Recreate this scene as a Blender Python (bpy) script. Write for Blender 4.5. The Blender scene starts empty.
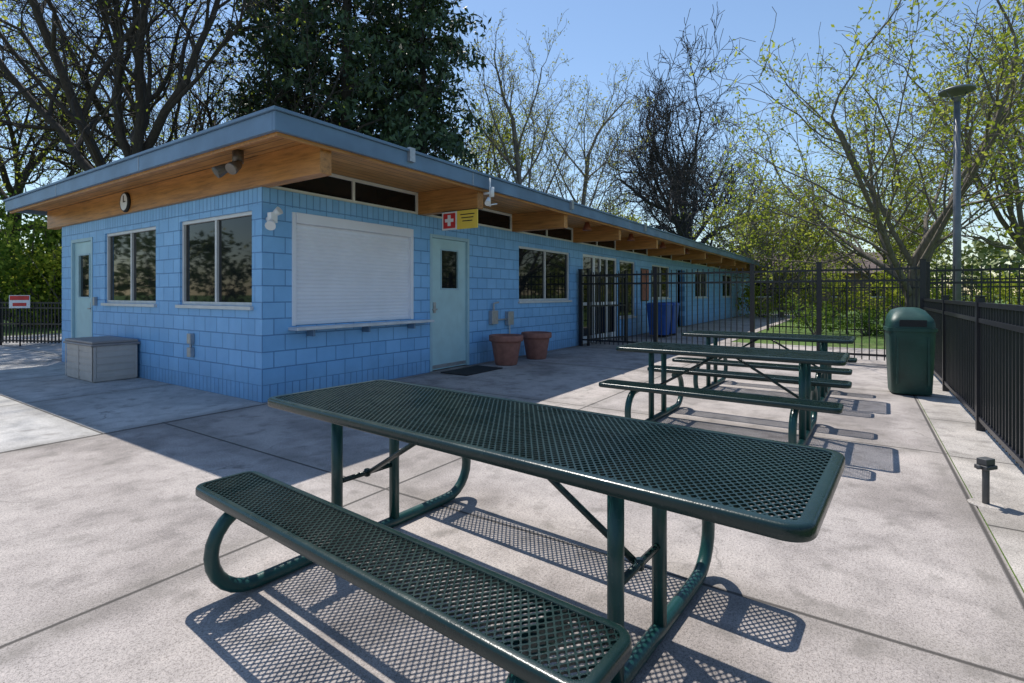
import bpy, math, random
import numpy as np
from mathutils import Vector, Matrix
random.seed(7)
sc=bpy.context.scene
F=520.7; H0=1.3
CX,CY=-2.98,6.21
ANG=math.atan2(.8313,.5558)
U=(math.cos(ANG),math.sin(ANG)); V=(-math.sin(ANG),math.cos(ANG))
def toW(X,Y): return (CX+X*U[0]+Y*V[0], CY+X*U[1]+Y*V[1])
# ---------------------------------------------------------------- helpers
def root(name,loc=(0,0,0),rz=0):
    e=bpy.data.objects.new(name,None); e.location=loc; e.rotation_euler=(0,0,rz)
    e.empty_display_size=.2
    sc.collection.objects.link(e); return e
class MB:
    def __init__(s): s.v=[]; s.f=[]; s.sm=[]
    def box(s,x0,x1,y0,y1,z0,z1):
        b=len(s.v)
        s.v+=[(x0,y0,z0),(x1,y0,z0),(x1,y1,z0),(x0,y1,z0),(x0,y0,z1),(x1,y0,z1),(x1,y1,z1),(x0,y1,z1)]
        for q in ((0,3,2,1),(4,5,6,7),(0,1,5,4),(1,2,6,5),(2,3,7,6),(3,0,4,7)):
            s.f.append(tuple(b+i for i in q)); s.sm.append(False)
        return s
    def tube(s,pts,rad,n=8,cap=True,smooth=True):
        pts=[Vector(p) for p in pts]
        if not hasattr(rad,'__len__'): rad=[rad]*len(pts)
        b=len(s.v)
        t=(pts[1]-pts[0]).normalized()
        a=Vector((0,0,1)) if abs(t.z)<.9 else Vector((1,0,0))
        nrm=t.cross(a).normalized()
        for i,p in enumerate(pts):
            if i==0: t=pts[1]-pts[0]
            elif i==len(pts)-1: t=pts[-1]-pts[-2]
            else: t=pts[i+1]-pts[i-1]
            t.normalize()
            nrm=(nrm-t*nrm.dot(t)).normalized()
            bi=t.cross(nrm)
            for k in range(n):
                an=2*math.pi*k/n
                q=p+(nrm*math.cos(an)+bi*math.sin(an))*rad[i]
                s.v.append((q.x,q.y,q.z))
        for i in range(len(pts)-1):
            for k in range(n):
                k2=(k+1)%n
                s.f.append((b+i*n+k,b+i*n+k2,b+(i+1)*n+k2,b+(i+1)*n+k)); s.sm.append(smooth)
        if cap:
            s.f.append(tuple(b+k for k in range(n-1,-1,-1))); s.sm.append(False)
            e=b+(len(pts)-1)*n
            s.f.append(tuple(e+k for k in range(n))); s.sm.append(False)
        return s
    def lathe(s,prof,cx=0,cy=0,n=32,smooth=True):
        b=len(s.v)
        for r,z in prof:
            for k in range(n):
                a=2*math.pi*k/n; s.v.append((cx+r*math.cos(a),cy+r*math.sin(a),z))
        for i in range(len(prof)-1):
            for k in range(n):
                k2=(k+1)%n
                s.f.append((b+i*n+k,b+i*n+k2,b+(i+1)*n+k2,b+(i+1)*n+k)); s.sm.append(smooth)
        s.f.append(tuple(b+k for k in range(n-1,-1,-1))); s.sm.append(False)
        e=b+(len(prof)-1)*n
        s.f.append(tuple(e+k for k in range(n))); s.sm.append(False)
        return s
    def quad(s,*p):
        b=len(s.v); s.v+=list(p); s.f.append(tuple(range(b,b+len(p)))); s.sm.append(False); return s
    def obj(s,name,mat,parent=None,bevel=0,loc=None,rot=None):
        me=bpy.data.meshes.new(name); me.from_pydata(s.v,[],s.f)
        me.polygons.foreach_set('use_smooth',s.sm); me.update()
        o=bpy.data.objects.new(name,me); sc.collection.objects.link(o)
        if mat: me.materials.append(mat)
        if parent: o.parent=parent
        if loc: o.location=loc
        if rot: o.rotation_euler=rot
        if bevel:
            m=o.modifiers.new('b','BEVEL'); m.width=bevel; m.segments=2; m.limit_method='ANGLE'
        return o
def box(name,mat,parent,x0,x1,y0,y1,z0,z1,bevel=0):
    return MB().box(x0,x1,y0,y1,z0,z1).obj(name,mat,parent,bevel)
# ---------------------------------------------------------------- materials
class N:
    def __init__(s,name):
        s.m=bpy.data.materials.new(name); s.m.use_nodes=True
        s.t=s.m.node_tree; s.p=s.t.nodes['Principled BSDF']; s.out=s.t.nodes['Material Output']
        s.co=s.t.nodes.new('ShaderNodeTexCoord').outputs['Object']
    def n(s,ty,**k):
        x=s.t.nodes.new(ty)
        for a,b in k.items(): setattr(x,a,b)
        return x
    def l(s,a,b): s.t.links.new(a,b)
    def setin(s,x,i,v):
        if hasattr(v,'is_output') or isinstance(v,bpy.types.NodeSocket): s.l(v,x.inputs[i])
        else: x.inputs[i].default_value=v
    def math(s,op,a,b=0,c=None,clamp=False):
        x=s.n('ShaderNodeMath',operation=op,use_clamp=clamp); s.setin(x,0,a); s.setin(x,1,b)
        if c is not None: s.setin(x,2,c)
        return x.outputs[0]
    def noise(s,scale,detail=4,rough=.55,vec=None,stretch=None):
        x=s.n('ShaderNodeTexNoise'); x.inputs['Scale'].default_value=scale; x.inputs['Detail'].default_value=detail
        x.inputs['Roughness'].default_value=rough
        v=vec or s.co
        if stretch:
            mp=s.n('ShaderNodeMapping'); mp.inputs['Scale'].default_value=stretch; s.l(v,mp.inputs[0]); v=mp.outputs[0]
        s.l(v,x.inputs['Vector']); return x.outputs['Fac']
    def ramp(s,f,stops):
        x=s.n('ShaderNodeValToRGB'); e=x.color_ramp.elements
        while len(e)<len(stops): e.new(.5)
        for i,(p,c) in enumerate(stops):
            e[i].position=p; e[i].color=(*c,1) if len(c)==3 else c
        s.l(f,x.inputs[0]); return x.outputs[0]
    def mix(s,f,a,b,bt='MIX'):
        x=s.n('ShaderNodeMix',data_type='RGBA',blend_type=bt)
        s.setin(x,0,f)
        for i,v in ((6,a),(7,b)):
            if isinstance(v,tuple): x.inputs[i].default_value=(*v,1) if len(v)==3 else v
            else: s.l(v,x.inputs[i])
        return x.outputs[2]
    def color(s,c):
        if isinstance(c,tuple): s.p.inputs['Base Color'].default_value=(*c,1)
        else: s.l(c,s.p.inputs['Base Color'])
    def bump(s,h,st=.3,dist=.01):
        x=s.n('ShaderNodeBump'); x.inputs['Strength'].default_value=st; x.inputs['Distance'].default_value=dist
        s.l(h,x.inputs['Height']); s.l(x.outputs[0],s.p.inputs['Normal']); return x
    def r(s,v): s.setin(s.p,'Roughness',v)
def simple(name,c,rough=.5,metal=0,var=.15,scale=6,bump=0,spec=None):
    m=N(name); f=m.noise(scale,3)
    lo=tuple(x*(1-var) for x in c); hi=tuple(min(1,x*(1+var)) for x in c)
    m.color(m.ramp(f,[(.3,lo),(.7,hi)])); m.r(rough); m.p.inputs['Metallic'].default_value=metal
    if spec is not None: m.p.inputs['Specular IOR Level'].default_value=spec
    if bump: m.bump(m.noise(scale*12,2),bump,.003)
    return m.m
def joints(m,c,off,sp,w):
    a=m.math('SUBTRACT',c,off); a=m.math('DIVIDE',a,sp); a=m.math('ADD',a,.5); a=m.math('FRACT',a)
    a=m.math('SUBTRACT',a,.5); a=m.math('ABSOLUTE',a); a=m.math('MULTIPLY',a,sp)
    x=m.n('ShaderNodeMapRange'); m.l(a,x.inputs[0]); x.inputs[1].default_value=w*.5; x.inputs[2].default_value=w*1.3
    x.inputs[3].default_value=1; x.inputs[4].default_value=0
    return x.outputs[0]
def concrete(name,base,ox,sx,oy,sy,stain=.35):
    m=N(name)
    sep=m.n('ShaderNodeSeparateXYZ'); m.l(m.co,sep.inputs[0]); X,Y=sep.outputs[0],sep.outputs[1]
    big=m.noise(.8,4,.6); mid=m.noise(3.8,4,.7); fine=m.noise(85,2,.75); speck=m.noise(210,1,.8)
    j=m.math('MAXIMUM',joints(m,X,ox,sx,.011),joints(m,Y,oy,sy,.011))
    b=base
    c=m.ramp(mid,[(.35,tuple(x*.76 for x in b)),(.5,tuple(x*.98 for x in b)),(.66,tuple(x*1.08 for x in b))])
    c=m.mix(.9,c,m.ramp(big,[(.37,(1-stain,1-stain*1.02,1-stain*1.04)),(.48,(.88,.875,.87)),(.56,(1.0,1.0,.99)),(.66,(1.07,1.06,1.05))]),'MULTIPLY')
    c=m.mix(.95,c,m.ramp(fine,[(.3,(.55,.54,.53)),(.5,(1,1,1)),(.75,(1.22,1.2,1.18))]),'MULTIPLY')
    c=m.mix(.9,c,m.ramp(speck,[(.34,(.4,.39,.37)),(.46,(1,1,1))]),'MULTIPLY')
    fx=m.math('FLOOR',m.math('DIVIDE',m.math('SUBTRACT',X,ox),sx)); fy=m.math('FLOOR',m.math('DIVIDE',m.math('SUBTRACT',Y,oy),sy))
    cb=m.n('ShaderNodeCombineXYZ'); m.l(fx,cb.inputs[0]); m.l(fy,cb.inputs[1])
    wn=m.n('ShaderNodeTexWhiteNoise'); m.l(cb.outputs[0],wn.inputs['Vector'])
    c=m.mix(.9,c,m.ramp(wn.outputs['Value'],[(0,(.88,.88,.90)),(1,(1.05,1.04,1.03))]),'MULTIPLY')
    sp=m.noise(5.5,2,.5); c=m.mix(m.math('MULTIPLY',m.ramp(sp,[(.57,(0,0,0)),(.72,(1,1,1))]),.5),c,(.15,.135,.12))
    w2=m.math('MAXIMUM',joints(m,X,ox,sx,.14),joints(m,Y,oy,sy,.14)); c=m.mix(m.math('MULTIPLY',w2,m.math('MULTIPLY',mid,.5)),c,(.12,.11,.09))
    vo=m.n('ShaderNodeTexVoronoi',feature='DISTANCE_TO_EDGE'); vo.inputs['Scale'].default_value=.28
    vm=m.n('ShaderNodeVectorMath',operation='ADD'); nz=m.n('ShaderNodeTexNoise'); nz.inputs['Scale'].default_value=1.3; nz.inputs['Detail'].default_value=4
    m.l(m.co,nz.inputs['Vector']); m.l(m.co,vm.inputs[0]); m.l(nz.outputs['Color'],vm.inputs[1]); m.l(vm.outputs[0],vo.inputs['Vector'])
    cr=m.ramp(vo.outputs['Distance'],[(0,(1,1,1)),(.0018,(0,0,0))])
    cr=m.math('MULTIPLY',cr,m.ramp(big,[(.48,(0,0,0)),(.58,(1,1,1))]))
    c=m.mix(m.math('MULTIPLY',cr,.65),c,(.12,.11,.10))
    c=m.mix(m.math('MULTIPLY',j,.9),c,(.05,.045,.04))
    m.color(c); m.r(.88)
    h=m.math('ADD',m.math('MULTIPLY',fine,.6),m.math('MULTIPLY',j,-2.5)); m.bump(h,.45,.004)
    return m.m
def blocks(name,axis,bw,bh,offset,base):
    m=N(name)
    sep=m.n('ShaderNodeSeparateXYZ'); m.l(m.co,sep.inputs[0])
    cb=m.n('ShaderNodeCombineXYZ'); m.l(sep.outputs[axis],cb.inputs[0]); m.l(sep.outputs[2],cb.inputs[1])
    br=m.n('ShaderNodeTexBrick'); br.offset=offset; br.squash=1
    m.l(cb.outputs[0],br.inputs['Vector'])
    b=base
    br.inputs['Color1'].default_value=(b[0]*.88,b[1]*.92,b[2]*.94,1); br.inputs['Color2'].default_value=(b[0]*1.1,b[1]*1.06,b[2]*1.04,1)
    br.inputs['Mortar'].default_value=(b[0]*.5,b[1]*.58,b[2]*.7,1)
    br.inputs['Scale'].default_value=1; br.inputs['Mortar Size'].default_value=.007; br.inputs['Mortar Smooth'].default_value=.35
    br.inputs['Brick Width'].default_value=bw; br.inputs['Row Height'].default_value=bh
    c=m.mix(.8,br.outputs['Color'],m.ramp(m.noise(2.2,4,.65),[(.3,(.84,.87,.9)),(.7,(1.07,1.06,1.04))]),'MULTIPLY')
    g=m.n('ShaderNodeMapRange'); m.l(sep.outputs[2],g.inputs[0]); g.inputs[1].default_value=0; g.inputs[2].default_value=.45; g.inputs[3].default_value=.55; g.inputs[4].default_value=0
    d=m.math('MULTIPLY',g.outputs[0],m.noise(5,3,.7)); c=m.mix(d,c,(.14,.17,.2))
    m.color(c); m.r(.42)
    h=m.math('ADD',m.math('MULTIPLY',br.outputs['Fac'],-1),m.math('MULTIPLY',m.noise(55,3,.7),.4))
    m.bump(h,1,.009); return m.m
def wood(name,base,axis_along,plank_axis=None,pw=.14):
    m=N(name)
    st=[14,14,14]; st[axis_along]=.9
    g=m.noise(2.2,5,.7,stretch=tuple(st))
    c=m.ramp(g,[(.28,tuple(x*.5 for x in base)),(.5,base),(.75,(base[0]*1.3,base[1]*1.35,base[2]*1.4))])
    c=m.mix(.7,c,m.ramp(m.noise(.9,3),[(.3,(.68,.65,.62)),(.7,(1.12,1.1,1.08))]),'MULTIPLY')
    if plank_axis is not None:
        sep=m.n('ShaderNodeSeparateXYZ'); m.l(m.co,sep.inputs[0]); P=sep.outputs[plank_axis]
        j=joints(m,P,0,pw,.006)
        wn=m.n('ShaderNodeTexWhiteNoise',noise_dimensions='1D'); m.l(m.math('FLOOR',m.math('DIVIDE',P,pw)),wn.inputs['W'])
        c=m.mix(.8,c,m.ramp(wn.outputs['Value'],[(0,(.72,.7,.68)),(1,(1.15,1.12,1.1))]),'MULTIPLY')
        c=m.mix(m.math('MULTIPLY',j,.85),c,(.02,.01,.005))
        m.bump(m.math('MULTIPLY',j,-1),.6,.006)
    m.color(c); m.r(.45); return m.m
def leafmat(name,c1,c2,trans=.45,rough=.6):
    m=N(name)
    g=m.n('ShaderNodeNewGeometry')
    c=m.ramp(g.outputs['Random Per Island'],[(.1,c1),(.9,c2)])
    m.color(c); m.r(rough)
    if trans:
        df=m.n('ShaderNodeBsdfDiffuse'); m.l(c,df.inputs[0])
        tr=m.n('ShaderNodeBsdfTranslucent'); m.l(c,tr.inputs[0])
        mx=m.n('ShaderNodeMixShader'); mx.inputs[0].default_value=trans
        m.l(df.outputs[0],mx.inputs[1]); m.l(tr.outputs[0],mx.inputs[2]); m.l(mx.outputs[0],m.out.inputs[0])
    return m.m
BLUE=(.23,.51,.86)
M_blkX=blocks('painted_block_long',0,.3,.2,.5,BLUE)
M_blkY=blocks('painted_block_end',1,.3,.2,.5,BLUE)
M_solX=blocks('soldier_block_long',0,.1,.4,0,BLUE)
M_solY=blocks('soldier_block_end',1,.1,.4,0,BLUE)
M_fascia=simple('fascia_paint',(.13,.22,.34),.45,var=.2,scale=1.8)
M_beamX=wood('beam_wood_y',(.52,.24,.07),1)
M_beamL=wood('beam_wood_x',(.52,.24,.07),0)
M_soffit=wood('soffit_planks',(.66,.35,.12),1,0,.14)
M_soffitL=wood('soffit_planks_long',(.66,.35,.12),0,1,.14)
M_white=simple('white_paint',(.78,.79,.8),.45,var=.05)
M_shut=simple('shutter_paint',(.80,.82,.89),.4,var=.05,scale=2)
M_alum=simple('window_frame_metal',(.66,.66,.66),.4,.1,var=.08)
M_sillm=simple('sill_metal',(.6,.64,.7),.4,.2)
M_door=simple('door_paint',(.42,.63,.68),.4,var=.08,scale=3)
M_frame=simple('door_frame_paint',(.36,.55,.64),.4,var=.05)
M_black=simple('black_metal',(.014,.014,.02),.36,.0,var=.2)
M_dark=simple('interior_dark',(.02,.02,.022),.8)
M_terr=simple('terracotta',(.30,.13,.10),.75,var=.2,scale=9,bump=.3)
M_soil=simple('soil',(.04,.03,.02),.95,var=.4,scale=40)
M_grey=simple('beige_plastic',(.52,.47,.43),.6,var=.06)
M_greyl=simple('beige_lid_plastic',(.30,.27,.26),.55,var=.06)
M_galv=simple('galvanised',(.42,.43,.45),.4,.6,var=.12,scale=20)
M_red=simple('red_paint',(.6,.03,.03),.4)
M_yel=simple('yellow_sign',(.85,.60,.08),.45,var=.04)
M_bluebin=simple('blue_bin_plastic',(.02,.09,.35),.45)
def glassmat():
    m=N('window_glass'); m.color((.010,.012,.014)); m.r(.03); m.p.inputs['Specular IOR Level'].default_value=.35
    m.bump(m.noise(1.2,2),.05,.01); return m.m
M_glass=glassmat()
def greenm(name,c,rough,bump=.25):
    m=N(name); f=m.noise(4,3,.6)
    col=m.ramp(f,[(.3,tuple(x*.8 for x in c)),(.7,tuple(x*1.25 for x in c))])
    d=m.noise(35,3,.7); col=m.mix(m.math('MULTIPLY',m.ramp(d,[(.6,(0,0,0)),(.78,(1,1,1))]),.12),col,(.3,.28,.24))
    m.color(col); m.r(m.math('ADD',m.math('MULTIPLY',f,.25),rough-.1)); m.bump(m.noise(160,1),bump,.002); return m.m
M_tgreen=greenm('table_green_plastisol',(.007,.025,.023),.25)
M_lgreen=greenm('table_leg_green',(.008,.055,.052),.3)
M_can=greenm('can_green_plastic',(.014,.060,.048),.42,.4)
# ---------------------------------------------------------------- world / light / camera
w=bpy.data.worlds.new('World'); sc.world=w; w.use_nodes=True
nt=w.node_tree; bg=nt.nodes['Background']; sk=nt.nodes.new('ShaderNodeTexSky'); sk.sky_type='NISHITA'
D=Vector((-.21,.50,1.0)).normalized()
sk.sun_disc=False; sk.sun_elevation=math.asin(D.z); sk.sun_rotation=math.atan2(D.x,D.y)
sk.air_density=1.2; sk.dust_density=.15; sk.ozone_density=3.0
nt.links.new(sk.outputs[0],bg.inputs[0]); bg.inputs[1].default_value=.15
sl=bpy.data.lights.new('sun','SUN'); sl.energy=5.0; sl.angle=math.radians(.5); sl.color=(1,.95,.87)
so=bpy.data.objects.new('sun',sl); sc.collection.objects.link(so); so.rotation_euler=D.to_track_quat('Z','Y').to_euler(); so.location=(-8,20,30)
cd=bpy.data.cameras.new('camera'); cam=bpy.data.objects.new('camera',cd); sc.collection.objects.link(cam)
cam.location=(0,0,H0); cam.rotation_euler=(math.pi/2,0,0); cd.sensor_width=36; cd.lens=F/1024*36; cd.shift_y=-47.5/1024
cd.clip_start=.05; cd.clip_end=2000; sc.camera=cam
sc.view_settings.view_transform='Standard'; sc.view_settings.look='None'; sc.view_settings.exposure=0; sc.view_settings.gamma=1
# ---------------------------------------------------------------- ground
m=N('grass_ground'); f=m.noise(.35,4,.7); f2=m.noise(30,3,.8)
c=m.ramp(f,[(.3,(.07,.13,.02)),(.55,(.10,.18,.03)),(.78,(.17,.17,.07))]); c=m.mix(.8,c,m.ramp(f2,[(.3,(.5,.5,.5)),(.7,(1.3,1.3,1.2))]),'MULTIPLY')
m.color(c); m.r(.95); m.bump(f2,.8,.03); M_grass=m.m
MB().quad((-600,-600,0),(600,-600,0),(600,600,0),(-600,600,0)).obj('ground',M_grass,loc=(0,0,-.012))
M_conc=concrete('patio_concrete',(.51,.46,.43),-1.09,3.07,-3.3,3.2,stain=.4)
M_pad=concrete('pad_concrete',(.60,.585,.565),-1.6,1.9,-.1,2.4,stain=.25)
M_strip=concrete('kerb_concrete',(.53,.49,.45),-1.09,1.5,-9,30,stain=.3)
def sheet(name,x0,x1,y0,y1,z,mat):
    return MB().quad((x0,y0,0),(x1,y0,0),(x1,y1,0),(x0,y1,0)).obj(name,mat,None,loc=(CX,CY,z),rot=(0,0,ANG))
sheet('patio_pavement',-22,11.5,-6.52,7.4,0,M_conc)
sheet('walk_pavement',11.51,34.5,-3.0,-.01,0,M_conc)
sheet('pad_pavement',-9,-.0,-.08,16,.004,M_pad)
sheet('path_pavement',.002,3,7.42,16,.003,M_pad)
sheet('fence_strip_pavement',-22,9,-7.05,-6.525,.003,M_strip)
# ---------------------------------------------------------------- building
B=root('blue_block_building',(CX,CY,0),ANG)
BL=33.2; BWd=6.81; WT=2.58
def wall(name,axis,length,z0,z1,ops,mat,start=0,th=.2,off=0):
    xs=sorted({start,length}|{o[0] for o in ops if z0<o[3] and z1>o[2]}|{o[1] for o in ops if z0<o[3] and z1>o[2]})
    zs=sorted({z0,z1}|{min(max(o[2],z0),z1) for o in ops}|{min(max(o[3],z0),z1) for o in ops})
    mb=MB()
    for i in range(len(xs)-1):
        for k in range(len(zs)-1):
            cx=(xs[i]+xs[i+1])/2; cz=(zs[k]+zs[k+1])/2
            if any(o[0]<cx<o[1] and o[2]<cz<o[3] for o in ops): continue
            if axis==0: mb.box(xs[i],xs[i+1],off,off+th,zs[k],zs[k+1])
            else: mb.box(off,off+th,xs[i],xs[i+1],zs[k],zs[k+1])
    return mb.obj(name,mat,B)
opL=[(.39,2.52,.9,2.33),(2.91,3.95,0,2.3),(5.62,7.92,1.15,2.31),(8.64,10.9,0,2.34),(11.1,12.4,.6,2.31),
     (14,16,1.15,2.31),(17,18,0,2.25),(19.6,21.8,1.15,2.31),(25,27.3,1.15,2.31)]
opE=[(.22,2.06,1.15,2.32),(2.81,4.73,1.15,2.32),(5.26,6.28,0,2.3)]
wall('long_wall_base',0,BL,0,.2,opL,M_solX,off=0)
wall('long_wall',0,BL,.2,2.38,opL,M_blkX)
wall('long_wall_top_course',0,BL,2.38,WT,opL,M_solX)
wall('end_wall_base',1,BWd,0,.2,opE,M_solY,start=.2)
wall('end_wall',1,BWd,.2,2.38,opE,M_blkY,start=.2)
wall('end_wall_top_course',1,BWd,2.38,WT,opE,M_solY,start=.2)
for z0,z1,mt,nm in ((0,.2,M_solY,'corner_base'),(.2,2.38,M_blkY,'corner_mid'),(2.38,WT,M_solY,'corner_top')):
    MB().quad((-.002,0,z0),(-.002,0,z1),(-.002,.2,z1),(-.002,.2,z0)).obj(nm,mt,B)
box('back_wall',M_blkX,B,.2,BL,BWd-.2,BWd-.002,0,WT); box('far_wall',M_blkY,B,BL-.2,BL-.002,.2,BWd-.2,0,2.9)
box('floor',M_dark,B,.2,BL-.2,.2,BWd-.2,.0,.01)
box('inner_partition',M_dark,B,.3,BL-.3,2.5,2.55,.01,2.9)
RX0,RX1,RY0,RY1=-.64,BL+.6,-1.3,7.56
FB=2.865
box('roof_deck',M_fascia,B,RX0+.05,RX1-.05,RY0+.05,RY1-.05,2.975,3.045)
mb=MB(); mb.box(RX0+.05,-.06,RY0+.05,RY1-.05,2.94,2.967); mb.obj('soffit_end',M_soffit,B)
mb=MB(); mb.box(-.058,RX1-.05,RY0+.05,.02,2.94,2.967); mb.obj('soffit_long',M_soffitL,B)
mb=MB(); mb.box(RX0,RX1,RY0,RY0+.05,FB,3.05); mb.box(RX0,RX1,RY1-.05,RY1,FB,3.05)
mb.box(RX0,RX0+.05,RY0+.05,RY1-.05,FB,3.05); mb.box(RX1-.05,RX1,RY0+.05,RY1-.05,FB,3.05); mb.obj('fascia',M_fascia,B,.006)
mb=MB(); mb.box(RX0+.052,RX1-.06,RY0+.052,RY0+.09,2.83,2.939); mb.box(RX0+.052,RX0+.09,RY0+.091,RY1-.06,2.83,2.939); mb.obj('edge_board',M_beamL,B,.003)
mb=MB(); e=.025
mb.box(RX0-e,RX1+e,RY0-e,RY0+.08,3.052,3.085); mb.box(RX0-e,RX1+e,RY1-.08,RY1+e,3.052,3.085)
mb.box(RX0-e,RX0+.08,RY0+.08,RY1-.08,3.052,3.085); mb.box(RX1-.08,RX1+e,RY0+.08,RY1-.08,3.052,3.085); mb.obj('roof_edge_trim',M_fascia,B,.005)
mb=MB()
for x in (1.1,5.4,9.5): mb.box(x,x+.09,RY0-.05,RY0-.001,2.93,3.1)
for x in np.arange(2.4,33,3.05): mb.box(x,x+.012,RY0-.004,RY0-.0005,FB,3.05)
for y in np.arange(1.7,7.5,3.05): mb.box(RX0-.004,RX0-.0005,y,y+.012,FB,3.05)
mb.obj('fascia_brackets',M_galv,B)
box('beam_end',M_beamX,B,-.055,.09,-1.18,RY1-.12,WT+.002,2.938,.004)
mb=MB()
for i in range(1,13): x=2.74*i; mb.box(x-.07,x+.07,-1.18,1.2,WT+.004,2.938)
mb.obj('beams',M_beamX,B,.004)
mb=MB(); gl=MB()
for i in range(12):
    a=2.74*i+.09; b=2.74*(i+1)-.072
    if i==0: a=.092
    y0,y1=.03,.09
    mb.box(a,b,y0,y1,WT+.002,WT+.045); mb.box(a,b,y0,y1,2.895,2.938)
    for x in (a,(a+b)/2-.02,b-.04): mb.box(x,x+.04,y0,y1,WT+.046,2.894)
    gl.box(a+.03,b-.03,.055,.062,WT+.04,2.9)
mb.obj('clerestory_frames',M_white,B); gl.obj('clerestory_glass',M_glass,B)
def window(name,axis,a,b,z0,z1,nm=2,fw=.045,mat=None):
    fr=MB(); g=MB()
    def bx(m,p0,p1,d0,d1,q0,q1):
        if axis==0: m.box(p0,p1,d0,d1,q0,q1)
        else: m.box(d0,d1,p0,p1,q0,q1)
    d0,d1=.03,.11
    bx(fr,a,b,d0,d1,z0,z0+fw); bx(fr,a,b,d0,d1,z1-fw,z1)
    for i in range(nm+1):
        p=a+(b-a-fw)*i/nm; bx(fr,p,p+fw,d0+.002*(i%2),d1-.002,z0+fw+.001,z1-fw-.001)
    bx(g,a+.02,b-.02,.065,.072,z0+.02,z1-.02)
    bx(fr,a-.04,b+.04,-.045,.028,z0-.045,z0-.001)
    fr.obj(name+'_frame',mat or M_alum,B,.003); g.obj(name+'_glass',M_glass,B)
window('window_a',1,.22,2.06,1.15,2.32); window('window_b',1,2.81,4.73,1.15,2.32)
window('window_c',0,5.62,7.92,1.15,2.31); window('window_d',0,11.1,12.4,.6,2.31,1)
window('window_e',0,14,16,1.15,2.31); window('window_f',0,19.6,21.8,1.15,2.31); window('window_g',0,25,27.3,1.15,2.31)
def door(name,axis,a,b,z1,win,hinge_right=True):
    fr=MB(); dr=MB(); g=MB(); kn=MB()
    def bx(m,p0,p1,d0,d1,q0,q1):
        if axis==0: m.box(p0,p1,d0,d1,q0,q1)
        else: m.box(d0,d1,p0,p1,q0,q1)
    fw=.055
    bx(fr,a,a+fw,-.012,.12,0.012,z1); bx(fr,b-fw,b,-.012,.12,.012,z1); bx(fr,a+fw+.001,b-fw-.001,-.012,.12,z1-fw,z1)
    A=a+fw+.004; Bq=b-fw-.004; Z=z1-fw-.004
    wa,wb,wz0,wz1=win
    bx(dr,A,wa,.03,.075,.02,Z); bx(dr,wb,Bq,.03,.075,.02,Z); bx(dr,wa+.0005,wb-.0005,.03,.075,.02,wz0); bx(dr,wa+.0005,wb-.0005,.03,.075,wz1,Z)
    t=.025
    for q in ((wa-t,wb+t,wz0-t,wz0),(wa-t,wb+t,wz1,wz1+t),(wa-t,wa,wz0+.001,wz1-.001),(wb,wb+t,wz0+.001,wz1-.001)):
        bx(fr,q[0],q[1],.018,.029,q[2],q[3])
    bx(g,wa-.01,wb+.01,.05,.056,wz0-.01,wz1+.01)
    kx=(A+.08) if not hinge_right else (Bq-.08)
    bx(kn,kx-.03,kx+.03,.015,.029,.98,1.16); bx(kn,kx-.09,kx+.02,-.03,-.012,1.03,1.055); bx(kn,kx-.012,kx+.012,-.03,.015,1.03,1.055)
    bx(kn,A,Bq,.022,.029,.04,.1)
    fr.obj(name+'_frame',M_frame,B,.003); dr.obj(name+'_leaf',M_door,B); g.obj(name+'_glass',M_glass,B); kn.obj(name+'_handle',M_galv,B,.003)
door('door_front',0,2.91,3.95,2.3,(3.23,3.66,1.4,2.05),False)
door('door_end',1,5.26,6.28,2.3,(5.5,6.0,1.25,2.0),False)
mb=MB()
for x in (8.64,9.3,9.36,9.74,10.2,10.84): mb.box(x,x+.06,.02,.1,.012,2.34)
mb.box(8.7,10.84,.022,.098,2.27,2.335); mb.box(8.7,10.84,.022,.098,.013,.2); mb.box(8.7,10.84,.022,.098,1.0,1.08)
mb.obj('glazed_door_frame',M_white,B); box('glazed_door_glass',M_glass,B,8.66,10.88,.055,.062,.02,2.32)
mb=MB(); zs=np.arange(.94,2.22,.0125); prof=[]
for i,z in enumerate(zs): prof.append((.035+.0075*abs(math.sin(i*math.pi/4)),z))
for y,z in prof: mb.v+=[(.44,y,z),(2.47,y,z)]
for i in range(len(prof)-1): mb.f.append((2*i,2*i+1,2*i+3,2*i+2)); mb.sm.append(False)
mb.obj('shutter_slats',M_shut,B)
mb=MB(); mb.box(.39,.44,-.015,.09,.9,2.33); mb.box(2.47,2.52,-.015,.09,.9,2.33); mb.box(.4405,2.4695,-.03,.09,2.2,2.33); mb.box(.4405,2.4695,.02,.08,.905,.95)
mb.obj('shutter_frame',M_shut,B,.004)
mb=MB(); mb.box(.34,2.82,-.19,.03,.845,.885); mb.obj('counter_sill',M_sillm,B,.006)
mb=MB()
for x in (.6,1.5,2.4): mb.box(x,x+.03,-.14,-.001,.76,.844)
mb.obj('counter_brackets',M_fascia,B)
MB().lathe([(.155,0),(.16,.02),(.14,.045),(.13,.04)],n=40).obj('clock_rim',M_dark,B,loc=(-.056,3.69,2.745),rot=(0,-math.pi/2,0))
MB().lathe([(.132,0),(.132,.003)],n=40,smooth=False).obj('clock_face',M_white,B,loc=(-.094,3.69,2.745),rot=(0,-math.pi/2,0))
mb=MB(); mb.box(-.104,-.0985,3.683,3.697,2.745,2.845); mb.box(-.108,-.1045,3.61,3.69,2.738,2.752); mb.obj('clock_hands',M_black,B)
M_lampm=simple('flood_light_metal',(.16,.14,.12),.4,.4)
mb=MB(); mb.lathe([(.06,2.8),(.06,2.94)],-.3,-.02,20)
mb.tube([(-.3,-.02,2.82),(-.36,-.1,2.78)],.015); mb.tube([(-.3,-.02,2.82),(-.36,.1,2.78)],.015)
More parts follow.
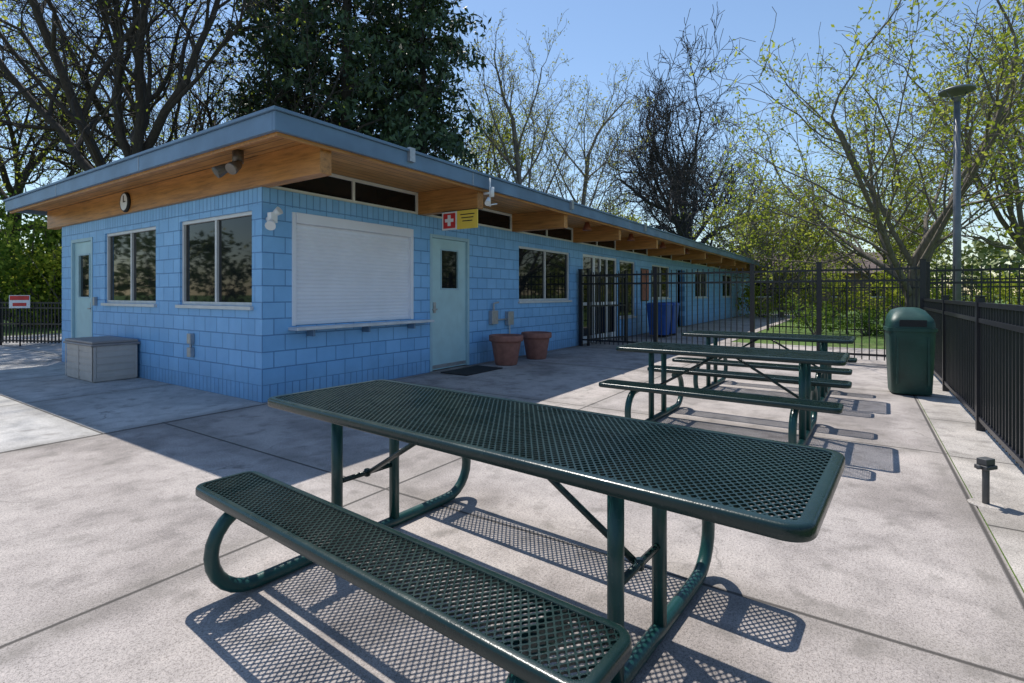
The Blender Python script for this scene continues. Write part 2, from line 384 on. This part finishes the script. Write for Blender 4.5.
for yy in (-.12,.12): mb.tube([(-.32,yy*.8,2.78),(-.36,yy,2.75),(-.44,yy*1.3,2.69),(-.46,yy*1.35,2.675)],[.03,.05,.068,.065],16)
mb.obj('flood_light',M_lampm,B)
mb=MB(); mb.tube([(.07,-.001,2.2),(.07,-.06,2.2)],.03,12); mb.box(.03,.11,-.14,-.06,2.15,2.27); mb.tube([(.07,-.09,2.17),(.0,-.17,2.1)],[.035,.06],16); mb.tube([(.09,-.09,2.25),(.12,-.17,2.3)],[.03,.05],16); mb.obj('corner_security_light',M_white,B)
mb=MB(); mb.box(-.06,-.0025,1.63,1.73,.62,.76); mb.box(-.06,-.0025,1.63,1.73,.44,.57); mb.tube([(-.03,1.68,.57),(-.03,1.68,.62)],.015); mb.obj('outlet_boxes',M_galv,B,.008)
mb=MB(); mb.box(-.05,-.0025,5.05,5.12,1.1,1.25); mb.obj('end_switch',M_galv,B,.005)
mb=MB(); mb.box(4.55,4.75,-.09,-.001,.72,.98); mb.box(5.1,5.3,-.09,-.001,.68,.95); mb.tube([(4.65,-.05,.98),(4.65,-.05,1.12),(4.75,-.1,1.14)],.02); mb.tube([(4.75,-.06,.8),(4.95,-.08,.8),(5.1,-.06,.8)],.018)
mb.tube([(5.2,-.05,.68),(5.2,-.05,.4),(5.2,-.12,.36)],.018); mb.obj('hose_valves',M_galv,B,.006)
mb=MB()
for i in (3,4,5,6,7): 
    x=2.74*i-.9; mb.lathe([(.05,2.93),(.06,2.88),(.11,2.76),(.10,2.75)],x,-.75,18)
mb.obj('soffit_lamps',simple('lamp_copper',(.3,.1,.06),.4,.3),B)
mb=MB(); mb.tube([(2.74,-1.36,2.6),(2.74,-1.36,3.02)],.012); mb.tube([(2.74,-1.25,2.8),(2.74,-1.4,2.8)],.018); mb.tube([(2.74,-1.40,2.74),(2.74,-1.40,2.88)],.03,12); mb.tube([(2.70,-1.36,2.72),(2.6,-1.42,2.62)],[.02,.045],12)
mb.tube([(2.72,-1.37,2.62),(2.9,-1.37,2.66)],.01)
mb.obj('radio_antenna',M_white,B)
S=root('first_aid_sign',(*toW(2.66,0),0),ANG)
box('sign_panel_yellow',M_yel,S,-.012,.012,-1.19,-.8,2.29,2.57,.003); box('sign_panel_cream',M_white,S,-.012,.012,-.798,-.5,2.29,2.57,.003)
box('sign_cross_field',M_red,S,-.016,-.0125,-.77,-.53,2.315,2.545); 
mb=MB(); mb.box(-.02,-.0165,-.68,-.62,2.35,2.52); mb.box(-.0198,-.0163,-.735,-.6805,2.41,2.46); mb.box(-.0198,-.0163,-.6195,-.565,2.41,2.46); mb.obj('sign_cross',M_white,S)
mb=MB()
for k,z in enumerate((2.5,2.45,2.4)): mb.box(-.0155,-.0125,-1.14+.02*k,-.87-.02*k,z,z+.014)
mb.box(-.014,.014,-1.195,-.495,2.572,2.58); mb.obj('sign_lettering',M_dark,S)
box('door_mat',simple('mat_rubber',(.02,.02,.02),.9,bump=.6),None,0,1,0,.55,0,.015)
dm=bpy.data.objects['door_mat']; dm.location=(*toW(2.95,-.75),.002); dm.rotation_euler=(0,0,ANG)
# ---------------------------------------------------------------- pots
def pot(X,Y,s=1):
    r=root('terracotta_pot',(*toW(X,Y),0))
    MB().lathe([(.19,0),(.205,.02),(.27,.40),(.275,.43),(.31,.435),(.318,.46),(.318,.53),(.31,.545),(.28,.545),(.27,.48)],n=40).obj('pot_body',M_terr,r)
    MB().lathe([(.275,.47),(.275,.475)],n=30).obj('pot_soil',M_soil,r); r.scale=(s,s,s)
pot(4.42,-.5); pot(5.5,-.5,.97)
# ---------------------------------------------------------------- deck box
K=root('deck_storage_box',(*toW(-.62,3.32),.006),ANG)
mb=MB(); mb.box(.02,.58,.02,1.11,0,.52); mb.obj('body',M_grey,K,.02)
mb=MB()
for z in (.06,.16,.26,.36,.455): mb.box(.012,.0195,.06,1.07,z,z+.07); mb.box(.06,.54,.012,.0195,z,z+.07)
for y in (.02,.55,1.08): mb.box(.006,.0115,y,y+.035,.02,.52)
for x in (.02,.54): mb.box(x,x+.035,.006,.0115,.02,.52)
mb.obj('body_panels',M_grey,K,.006)
mb=MB(); mb.box(-.015,.61,-.015,1.145,.525,.56); mb.box(.0,.59,.0,1.13,.561,.60); mb.obj('lid',M_greyl,K,.015)
# ---------------------------------------------------------------- picnic tables
def rrect(w,h,r,n=8):
    pts=[]
    for cx,cy,a0 in ((w-r,h-r,0),(r,h-r,90),(r,r,180),(w-r,r,270)):
        for i in range(n+1):
            a=math.radians(a0+90*i/n); pts.append((cx+r*math.cos(a),cy+r*math.sin(a)))
    return pts
def mesh_top(name,L,W,z,parent,ox,oy,rc=.09,border=.038,A=.027,Bp=.036):
    vid={}; vs=[]; fs=[]
    def gv(x,y):
        k=(round(x*1e4),round(y*1e4))
        if k not in vid: vid[k]=len(vs); vs.append((x,y,0))
        return vid[k]
    nx=int(L/A)+1; ny=int(W/Bp)+1
    a,b=A/2,Bp/2
    def inside(x,y,mg):
        x0=max(rc,min(L-rc,x)); y0=max(rc,min(W-rc,y))
        d=math.hypot(x-x0,y-y0)
        if d>0: return d<rc-mg
        return mg<x<L-mg and mg<y<W-mg
    for i in range(2*nx+1):
        for j in range(2*ny+1):
            if (i+j)%2: continue
            cx=i*a; cy=j*b
            if not inside(cx,cy,border*.62): continue
            if not all(inside(px,py,.006) for px,py in ((cx+a,cy),(cx-a,cy),(cx,cy+b),(cx,cy-b))): continue
            o=[gv(cx+a,cy),gv(cx,cy+b),gv(cx-a,cy),gv(cx,cy-b)]
            inn=[]
            for k in range(8):
                an=k*math.pi/4; 
                rx,ry=a*.70,b*.70
                s=1 if k%2==0 else .82
                inn.append(len(vs)); vs.append((cx+rx*s*math.cos(an),cy+ry*s*math.sin(an),0))
            for k in range(4):
                k2=(k+1)%4
                fs.append((o[k],inn[2*k+1],inn[2*k])); fs.append((o[k],o[k2],inn[2*k+1])); fs.append((o[k2],inn[(2*k+2)%8],inn[2*k+1]))
    me=bpy.data.meshes.new(name+'_mesh'); me.from_pydata(vs,[],fs); me.update(); me.materials.append(M_tgreen)
    o=bpy.data.objects.new(name+'_perforated_sheet',me); sc.collection.objects.link(o); o.parent=parent; o.location=(ox,oy,z-.001)
    so_=o.modifiers.new('s','SOLIDIFY'); so_.thickness=.007; so_.offset=-1
    prof=[(border,-.002),(border-.002,.002),(.012,.003),(.004,0),(0,-.006),(0,-.032),(.004,-.037),(.012,-.037),(.014,-.012),(border,-.010)]
    mb=MB(); n=None
    for ins,dz in prof:
        r=max(rc-ins,.01); pts=rrect(L-2*ins,W-2*ins,r,8); n=len(pts)
        mb.v+=[(x+ins,y+ins,dz) for x,y in pts]
    P=len(prof)
    for i in range(P):
        i2=(i+1)%P
        for k in range(n):
            k2=(k+1)%n; mb.f.append((i*n+k,i*n+k2,i2*n+k2,i2*n+k)[::-1]); mb.sm.append(True)
    ob=mb.obj(name+'_rim',M_tgreen,parent,loc=(ox,oy,z))
    m_=ob.modifiers.new('e','EDGE_SPLIT'); m_.split_angle=math.radians(50)
def picnic(px,py,ang,L,b0,b1,f0,f1):
    T=root('picnic_table',(px,py,0),ang)
    W=.765
    mesh_top('table_top',L,W,.762,T,0,0,rc=.07)
    mesh_top('bench_near',b1-b0,.275,.452,T,b0,-.385,rc=.06,border=.03)
    mesh_top('bench_far',b1-b0,.275,.452,T,b0,W+.11,rc=.06,border=.03)
    fm=MB()
    for l in (f0,f1):
        pts=[]
        R=.18; zc=.03+R; top=.03+2*R
        pts+=[(l,-.13,top),(l,-.2,top)]
        for i in range(1,12):
            a=math.pi*i/12; pts.append((l,-.215-R*math.sin(a),zc+R*math.cos(a)))
        pts+=[(l,-.2,.03),(l,.2,.03),(l,.56,.03),(l,W+.2,.03)]
        for i in range(1,12):
            a=math.pi*i/12; pts.append((l,W+.215+R*math.sin(a),zc-R*math.cos(a)))
        pts+=[(l,W+.2,top),(l,W+.13,top)]
        fm.tube(pts,.029,14)
        for s in (.20,.565): fm.tube([(l,s,.05),(l,s,.735)],.028,14)
        fm.box(l-.022,l+.022,.04,W-.04,.722,.738)
        for y0,y1 in ((-.36,-.12),(W+.12,W+.36)): fm.box(l-.015,l+.015,y0,y1,top+.025,top+.052)
    fm.obj('leg_frames',M_lgreen,T)
    br=MB()
    for l,d in ((f0,1),(f1,-1)):
        br.tube([(l,.2,.35),(l,.565,.35)],.014,8)
        br.tube([(l+d*.01,W/2,.35),(l+d*.62,W/2,.722)],.013,8)
        br.lathe([(.012,.33),(.018,.335),(.018,.365),(.012,.37)],l,W/2,10)
    br.box(.3,L-.3,W/2-.02,W/2+.02,.715,.735)
    br.obj('braces',M_tgreen,T)
    return T
a1=math.atan2(-.61,.79)
picnic(-1.29,2.69,a1,2.485,.13,2.12,.36,1.90)
a2=math.atan2(-.583,.815)
picnic(1.03,5.28,a2,1.98,0,1.98,.32,1.66)
picnic(2.30,7.12,a2,1.98,0,1.98,.32,1.66)
# ---------------------------------------------------------------- fences
def fence(name,p0,p1,h,post_ts,gap=.115,pw=.018,rails=None,postw=.055,posth=.06):
    L=math.hypot(p1[0]-p0[0],p1[1]-p0[1]); R=root(name,(*p0,0),math.atan2(p1[1]-p0[1],p1[0]-p0[0]))
    pk=MB(); n=int(L/gap)
    for i in range(1,n):
        x=L*i/n
        if any(abs(x-t)<postw*.9 for t in post_ts): continue
        pk.box(x-pw/2,x+pw/2,-pw/2,pw/2,.07,h)
    pk.obj('pickets',M_black,R)
    r=MB()
    ts=sorted(post_ts)
    for z in rails:
        for a,b in zip(ts[:-1],ts[1:]): r.box(a+postw/2,b-postw/2,-.02,.02,z-.02,z+.02)
    r.obj('rails',M_black,R)
    po=MB()
    for t in ts:
        po.box(t-postw/2,t+postw/2,-postw/2,postw/2,0,h+posth); po.box(t-postw/2-.008,t+postw/2+.008,-postw/2-.008,postw/2+.008,h+posth+.001,h+posth+.015)
    po.obj('posts',M_black,R,.003)
    return R
bf0=toW(8.31,-.06); bf1=toW(8.31,-6.88)
fence('tall_iron_fence',bf0,bf1,1.85,[.04,1.95,4.0,5.2,6.8],rails=(.16,1.55,1.76),postw=.085)
rf1=toW(-14,-6.88)
fence('low_iron_fence',bf1,rf1,1.22,[.0]+[2.8+2.42*i for i in range(8)],rails=(.12,1.05,1.2),gap=.11,postw=.065,posth=.05)
fence('distant_iron_fence',toW(17,-3.2),toW(13.5,-24),1.8,[0]+[2.4*i for i in range(1,9)],rails=(.16,1.5,1.72),gap=.12)
fence('side_iron_fence',toW(8.5,-6.95),toW(8.6,-22),1.8,[0]+[2.4*i for i in range(1,7)],rails=(.16,1.5,1.72),gap=.12)
fence('gate_leaf_fence',toW(8.4,-.25),toW(9.9,-.7),1.85,[.03,1.5],rails=(.16,1.0,1.76),gap=.11)
fence('left_iron_fence',(-22.5,14.4),(-10.6,12.9),1.1,[.03]+[2.4*i for i in range(1,5)]+[11.95],rails=(.12,.55,.95,1.08),gap=.10,pw=.025)
# ---------------------------------------------------------------- litter bin
R=root('litter_bin',(5.19,6.8,0),ANG+.1)
def loft(name,secs,mat,parent,rc=.08,smooth=True):
    mb=MB(); n=None
    for z,hx,hy,ox,tilt in secs:
        pts=rrect(2*hx,2*hy,min(rc,hx*.9,hy*.9),6); n=len(pts)
        mb.v+=[(x-hx+ox,y-hy,z+tilt*(x-hx)) for x,y in pts]
    for i in range(len(secs)-1):
        for k in range(n):
            k2=(k+1)%n; mb.f.append((i*n+k,i*n+k2,(i+1)*n+k2,(i+1)*n+k)); mb.sm.append(smooth)
    mb.f.append(tuple(range(n-1,-1,-1))); mb.sm.append(False)
    e=(len(secs)-1)*n; mb.f.append(tuple(e+k for k in range(n))); mb.sm.append(smooth)
    o=mb.obj(name,mat,parent); m_=o.modifiers.new('e','EDGE_SPLIT'); m_.split_angle=math.radians(40); return o
loft('bin_body',[(.02,.19,.21,0,0),(.05,.20,.215,0,0),(.80,.228,.245,0,0),(.82,.228,.245,0,0)],M_can,R)
loft('bin_rim',[(.821,.243,.26,0,0),(.865,.243,.26,0,0)],M_can,R)
loft('bin_hood',[(.866,.228,.245,0,0),(.94,.223,.24,0,.04),(1.0,.205,.225,.0,.14),(1.06,.17,.19,.02,.22),(1.10,.10,.13,.03,.25),(1.115,.03,.05,.03,.22)],M_can,R)
mb=MB(); mb.box(-.231,-.227,-.14,.14,.885,.97); mb.obj('bin_opening',M_dark,R)
mb=MB()
for y in (-.16,.16): mb.box(-.235,-.18,y-.012,y+.012,.15,.75)
mb.obj('bin_ribs',M_can,R)
# ---------------------------------------------------------------- small post
R=root('utility_post',(2.93,3.22,0),.3)
mb=MB(); mb.tube([(0,0,0),(0,0,.22)],.018,12); mb.box(-.05,.05,-.035,.035,.22,.245); mb.box(-.04,.04,-.028,.028,.246,.285); mb.tube([(-.05,0,.235),(-.075,0,.235)],.014); mb.obj('post_and_head',simple('weathered_metal',(.12,.12,.12),.5,.4),R,.004)
MB().lathe([(.09,0.0),(.08,.006)],n=24).obj('post_footing',M_strip,R)
# ---------------------------------------------------------------- street lamp
R=root('street_lamp',(9.4,11,0),0)
M_pole=simple('lamp_pole_paint',(.16,.17,.19),.45,.3)
mb=MB(); mb.tube([(0,0,0),(0,0,2.5),(0,0,5.35)],[.075,.07,.055],16); mb.lathe([(.13,0),(.13,.05),(.08,.09)],0,0,20); mb.obj('pole',M_pole,R)
mb=MB(); mb.lathe([(.05,5.34),(.06,5.40),(.09,5.44),(.1,5.45)],0,0,20); 
mb.tube([(.06,0,5.42),(.17,0,5.5),(.22,0,5.58)],.014); mb.tube([(-.06,0,5.42),(-.17,0,5.5),(-.22,0,5.58)],.014)
mb.lathe([(.29,5.565),(.31,5.57),(.315,5.60),(.24,5.64),(.10,5.67),(.02,5.675)],0,0,32); mb.obj('lamp_head',M_pole,R)
# ---------------------------------------------------------------- blue bins behind fence
for X,Y in ((12,-.9),(12.75,-.9)):
    R=root('recycling_bin',(*toW(X,Y),0),ANG)
    loft('bin_body',[(.08,.21,.24,0,0),(.95,.28,.31,0,0)],M_bluebin,R,.04); loft('bin_lid',[(.951,.30,.33,0,0),(.99,.30,.33,0,0),(1.04,.24,.27,0,0)],M_bluebin,R,.05)
    mb=MB(); mb.tube([(.24,-.2,.1),(.24,.2,.1)],.09,16); mb.obj('bin_wheels',M_black,R)
R=root('notice_board',(*toW(12.9,-.03),0),ANG); box('board',simple('poster_paper',(.32,.10,.07),.6,var=.5,scale=5),R,0,.7,0,.025,1.1,2.1); box('board_frame',M_black,R,-.04,.74,.026,.029,1.06,2.14)
# ---------------------------------------------------------------- warning sign
R=root('warning_sign',(-12.2,12.9,0),math.radians(25)); box('sign_plate',M_white,R,-.2,.2,0,.01,.95,1.27,.003); box('sign_red_band',M_red,R,-.185,.185,-.004,-.001,1.15,1.255)
box('sign_text',M_red,R,-.13,.13,-.004,-.001,1.0,1.08); mb=MB(); mb.tube([(0,.03,0),(0,.03,1.25)],.018); mb.obj('sign_post',M_black,R)
# ---------------------------------------------------------------- house behind
R=root('brown_house',(19,44,0),math.radians(-8))
M_hb=simple('brown_siding',(.20,.13,.095),.8,var=.2,scale=3); M_roof=simple('shingle_roof',(.15,.11,.095),.9,var=.3,scale=5)
box('walls',M_hb,R,0,13,0,8,0,3.1)
mb=MB(); mb.v=[(-.6,-.6,3.0),(13.6,-.6,3.0),(13.6,8.6,3.0),(-.6,8.6,3.0),(-.6,4,5.0),(13.6,4,5.0)]; mb.f=[(0,1,5,4),(2,3,4,5),(0,4,3),(1,2,5),(0,3,2,1)]; mb.sm=[False]*5; mb.obj('gable_roof',M_roof,R)
mb=MB(); fr=MB()
for x in (1.5,4.5,7.5,10.5): mb.box(x,x+1.3,-.03,-.001,1.1,2.4); fr.box(x-.08,x+1.38,-.02,-.0005,1.02,1.099); fr.box(x-.08,x+1.38,-.02,-.0005,2.401,2.48)
mb.obj('house_windows',M_glass,R); fr.obj('house_window_trim',M_white,R)
# ---------------------------------------------------------------- trees
def unit(v): return v/ (np.linalg.norm(v)+1e-9)
class Tree:
    def __init__(s,seed,levels,kids,ratio,spread,wig,up,t0,trunk=1.0,r0=.05,lean=(0,0,1),rk=.6):
        s.rng=np.random.default_rng(seed); s.lines=[]; s.tips=[]; s.levels=levels; s.kids=kids; s.ratio=ratio; s.spread=spread; s.wig=wig; s.up=up; s.t0=t0; s.rk=rk
        s.rec(np.zeros(3),unit(np.array(lean,float)),trunk,r0,0)
    def rec(s,p,d,L,r,lv):
        rng=s.rng; n=(7,7,6,5,3,2,2)[lv]
        pts=[p]; rr=[r]; ds=[d]
        last=lv==s.levels
        for i in range(n):
            d=unit(d+rng.normal(0,s.wig[lv],3)+np.array((0,0,s.up[lv])))
            p=p+d*L/n; pts.append(p); ds.append(d); rr.append(r*(1-(.8 if last else (.3 if lv==0 else .6))*(i+1)/n))
        s.lines.append((lv,pts,rr))
        if lv>=s.levels-1: s.tips+=pts[1:]
        if lv<s.levels:
            k=s.kids[lv]; az=rng.uniform(0,6.28)
            for j in range(k):
                t=s.t0[lv]+(1-s.t0[lv])*(j+rng.uniform(.1,.9))/k
                if j==k-1: t=1.0
                f=t*n; i=min(int(f),n-1); q=pts[i]+(pts[i+1]-pts[i])*(f-i); dd=ds[i+1]
                rad=rr[i]+(rr[i+1]-rr[i])*(f-i)
                az+=2.4+rng.normal(0,.4)
                a=np.cross(dd,(0.3,.2,1.) if abs(dd[2])<.9 else (1.,0,0)); a=unit(a); b=np.cross(dd,a)
                perp=a*math.cos(az)+b*math.sin(az)
                sp=s.spread[lv]*rng.uniform(.7,1.25)*(.55 if t==1.0 else 1)
                nd=unit(dd*math.cos(sp)+perp*math.sin(sp))
                s.rec(q,nd,L*s.ratio[lv]*rng.uniform(.75,1.2)*(1.15-.35*t),rad*(.8 if t==1.0 else s.rk),lv+1)
    def build(s,name,loc,height,width,bark,leafm=None,nleaf=0,ls=.06,lspread=.15,minr=.006,zmin=0.0,rz=0,clump=1.0):
        allp=np.array([q for _,ps,_ in s.lines for q in ps])
        zt=np.percentile(allp[:,2],99.7); rad=np.percentile(np.hypot(allp[:,0]-np.median(allp[:,0]),allp[:,1]-np.median(allp[:,1])),96)
        sz=height/zt; sx=width/2/rad; S=np.array((sx,sx,sz)); sr=(height)
        R=root(name,loc,rz); mb=MB()
        for lv,ps,rr in s.lines:
            sides=(10,7,5,4,3,3,3)[lv]
            mb.tube([tuple(q*S) for q in ps],[max(minr,x*sr) for x in rr],sides,cap=False)
        mb.obj('trunk_and_limbs',bark,R)
        if leafm:
            rng=s.rng; tips=np.array(s.tips)*S; tips=tips[tips[:,2]>zmin]
            wgt=rng.gamma(clump,1,len(tips)); idx=rng.choice(len(tips),nleaf,p=wgt/wgt.sum())
            c=tips[idx]+rng.normal(0,lspread,(nleaf,3))
            leafobj('foliage',c,ls,leafm,R,rng)
        return R
def leafobj(name,c,size,mat,parent,rng,elong=1.5,droop=0):
    n=len(c); a=rng.normal(0,1,(n,3)); a/=np.linalg.norm(a,axis=1)[:,None]
    if droop: a[:,2]-=droop; a/=np.linalg.norm(a,axis=1)[:,None]
    b=np.cross(a,rng.normal(0,1,(n,3))); b/=np.linalg.norm(b,axis=1)[:,None]
    s=(size*rng.uniform(.6,1.4,n))[:,None]
    v=np.stack([c-a*s*elong*.5,c+b*s*.42,c+a*s*elong*.5,c-b*s*.42],1).reshape(-1,3)
    me=bpy.data.meshes.new(name); me.vertices.add(4*n); me.vertices.foreach_set('co',v.ravel())
    me.loops.add(4*n); me.loops.foreach_set('vertex_index',np.arange(4*n,dtype=np.int32))
    me.polygons.add(n); me.polygons.foreach_set('loop_start',np.arange(0,4*n,4,dtype=np.int32)); me.polygons.foreach_set('loop_total',np.full(n,4,dtype=np.int32))
    me.update(calc_edges=True); me.materials.append(mat)
    o=bpy.data.objects.new(name,me); sc.collection.objects.link(o); o.parent=parent; return o
def bark(name,c): 
    m=N(name); f=m.noise(5,3,.7,stretch=(3,3,.6)); m.color(m.ramp(f,[(.3,tuple(x*.6 for x in c)),(.7,tuple(x*1.3 for x in c))])); m.r(.95); return m.m
BK=bark('oak_bark',(.05,.04,.034)); BK2=bark('maple_bark',(.17,.145,.12)); BK3=bark('dark_oak_bark',(.05,.045,.045))
LF_y=leafmat('spring_leaf',(.24,.31,.03),(.48,.50,.08),.6)
LF_g=leafmat('green_leaf',(.08,.15,.025),(.24,.32,.06),.5)
LF_far=leafmat('far_leaf',(.12,.16,.045),(.28,.31,.10),0)
LF_c=leafmat('conifer_needles',(.016,.038,.018),(.065,.11,.04),0)
LF_b=leafmat('bud_leaf',(.26,.26,.06),(.46,.46,.12),.5)
oakargs=dict(levels=5,kids=(8,7,6,5,3),ratio=(1.5,.62,.58,.55,.5),spread=(1.0,.75,.75,.7,.7),wig=(.08,.16,.22,.27,.3,.3),up=(.03,.05,.03,.02,.0,.0),t0=(.55,.25,.2,.15,.1),trunk=.6,r0=.021,rk=.58)
t=Tree(11,**oakargs); t.build('oak_tree',(-13.6,18.5,0),19,19,BK,LF_y,4000,.08,.2,minr=.009,zmin=4)
oak2=dict(oakargs); oak2.update(kids=(11,7,6,5,4),ratio=(1.5,.6,.6,.55,.5),spread=(1.1,.75,.75,.7,.7),up=(.02,.03,.02,.02,0,0),wig=(.03,.15,.22,.27,.3,.3),t0=(.4,.25,.2,.15,.1),r0=.024)
t=Tree(8,**oak2); t.build('oak_tree',(14.0,41,0),18.0,18.5,BK3,None,minr=.018)
t=Tree(23,**oakargs); t.build('oak_tree',(-27,28,0),19,17,BK,LF_y,6000,.13,.3,minr=.011,zmin=2)
t=Tree(65,**oakargs); t.build('oak_tree',(-17.5,27,0),20,17,BK,LF_y,4000,.10,.25,minr=.010,zmin=4)
yargs=dict(levels=4,kids=(10,6,5,4),ratio=(.5,.55,.5,.5),spread=(.62,.6,.6,.6),wig=(.03,.1,.15,.2,.25),up=(.05,.12,.08,.05,.02),t0=(.25,.2,.2,.2),r0=.011,rk=.5)
t=Tree(31,**yargs); t.build('aspen_tree',(.6,28,0),16.5,8,BK2,LF_b,2500,.08,.15,minr=.008)
t=Tree(32,**yargs); t.build('aspen_tree',(4.0,33,0),16,8,BK2,LF_b,2500,.09,.15,minr=.009)
t=Tree(33,**yargs); t.build('aspen_tree',(-1.8,33,0),13,7,BK2,LF_y,5000,.11,.2,minr=.01)
t=Tree(36,**yargs); t.build('aspen_tree',(11.5,56,0),12,10,BK2,LF_y,4000,.18,.3,minr=.016)
margs=dict(levels=4,kids=(8,8,6,5),ratio=(2.6,.55,.55,.5),spread=(.7,.65,.7,.7),wig=(.05,.09,.18,.25,.3),up=(.02,.03,.03,.0,-.04),t0=(.35,.2,.2,.2),trunk=.32,r0=.020,rk=.52)
t=Tree(41,**margs); t.build('maple_tree',(12.3,16,0),10.6,11.5,BK2,LF_y,9500,.075,.12,minr=.007,clump=.4)
t=Tree(44,**margs); t.build('maple_tree',(18.8,18.5,0),12,11,BK2,LF_y,8000,.08,.13,minr=.008,clump=.4)
t=Tree(47,**margs); t.build('maple_tree',(15.0,29,0),8.6,9,BK2,LF_y,8000,.10,.2,minr=.011,clump=.45)
t=Tree(49,**margs); t.build('maple_tree',(22.5,31,0),9.5,10,BK2,LF_y,8000,.11,.22,minr=.011,clump=.45)
def conifer(x,y,h,r,seed,pw=.6):
    rng=np.random.default_rng(seed); R=root('cedar_tree',(x,y,0)); mb=MB(); mb.tube([(0,0,0),(0,0,h*.5),(0,0,h)],[h*.018,h*.011,.02],8)
    pts=[]
    nb=int(h*9)
    for i in range(nb):
        z=h*(.10+.89*(i/nb)); f=1-z/h
        L=r*(f**pw)*(rng.uniform(.45,1.0) if rng.random()<.7 else rng.uniform(1.0,1.5))+.2; az=i*2.4+rng.normal(0,.5); rise=rng.uniform(0,.5)
        def pt(s): return np.stack([np.cos(az)*L*s,np.sin(az)*L*s,z+L*(rise*s-.4*s*s)],-1)
        mb.tube([tuple(pt(k/6)) for k in range(6)],[.04*(1-.13*k) for k in range(6)],3,cap=False)
        ns=int(3+L*2.4); ss=rng.uniform(.25,1,ns)**.7; cen=pt(ss); cen+=rng.normal(0,.25,(ns,3))*np.array((1,1,.5))*min(1,L/2)
        m_=int(20+L*26)
        idx=rng.integers(0,ns,m_); q=cen[idx]+rng.normal(0,1,(m_,3))*np.array((.20,.20,.13)); q[:,2]-=rng.uniform(0,.4,m_)**1.5
        pts.append(q)
    mb.obj('trunk_and_limbs',BK,R); c=np.concatenate(pts)
    leafobj('foliage',c,.15,LF_c,R,rng,elong=2.2,droop=.6)
conifer(-10.8,25,21,4.4,1,.5); conifer(-7.6,24,24,4.5,2,.45); conifer(-4.2,24.5,18.5,4.0,3,.55)
conifer(-6.0,28,20,4.5,4,.5)
def belt(name,pts,mat,n,size,seed,bk=None):
    rng=np.random.default_rng(seed); R=root(name); cs=[]; mb=MB()
    per=n//len(pts)
    for (x,y,rr,h) in pts:
        k=11; lob=np.stack([rng.normal(0,rr*.5,k),rng.normal(0,rr*.5,k),rng.uniform(.15,.9,k)*h],1); lr=rng.uniform(.2,.5,k)*min(rr,h)
        idx=rng.integers(0,k,per); d=rng.normal(0,1,(per,3)); d/=np.linalg.norm(d,axis=1)[:,None]
        q=lob[idx]+d*(lr[idx]*rng.uniform(.2,1.25,per))[:,None]; q[:,2]=np.abs(q[:,2]); q+=np.array((x,y,0)); cs.append(q)
        for j in range(k):
            e=lob[j]; mb.tube([(x+e[0]*.1,y+e[1]*.1,0),(x+e[0]*.5,y+e[1]*.5,e[2]*.6),(x+e[0],y+e[1],e[2]+lr[j]*.8)],[.010*h+.01,.006*h+.008,.006],4,cap=False)
    leafobj('foliage',np.concatenate(cs),size,mat,R,rng); mb.obj('stems',bk or BK2,R)
rng=np.random.default_rng(99)
belt('shrub_row',[(x,29+rng.uniform(-1,1),1.6,rng.uniform(1.6,3.4)) for x in np.arange(14,36,2.0)],LF_y,12000,.11,51)
belt('shrub_row',[(x,16.5+rng.uniform(-.5,.5),.8,rng.uniform(.5,1.1)) for x in (9.6,11.2,12.9,14.8,15.6,18,19)],LF_g,4500,.07,52)
belt('left_shrubs',[(-21+rng.uniform(-3,4),20+rng.uniform(0,4),2.4,rng.uniform(3,5.5)) for i in range(9)],LF_g,14000,.13,53)
belt('left_shrubs',[(-17+rng.uniform(-2.5,2.5),19.5+rng.uniform(0,2),1.8,rng.uniform(1.8,3.8)) for i in range(6)],LF_y,8000,.10,54)
pts=[]
for i in range(64):
    a=2*math.pi*i/64; rr=rng.uniform(68,82); pts.append((rr*math.sin(a),rr*math.cos(a),6,rng.uniform(6,10)))
belt('distant_trees',pts,LF_far,50000,.55,55,BK)
pts=[(x,54+rng.uniform(-3,3),3.5,rng.uniform(4,7)) for x in np.arange(-14,50,4)]
belt('distant_trees',pts,LF_far,20000,.28,56,BK2)
print('objects',len(bpy.data.objects))
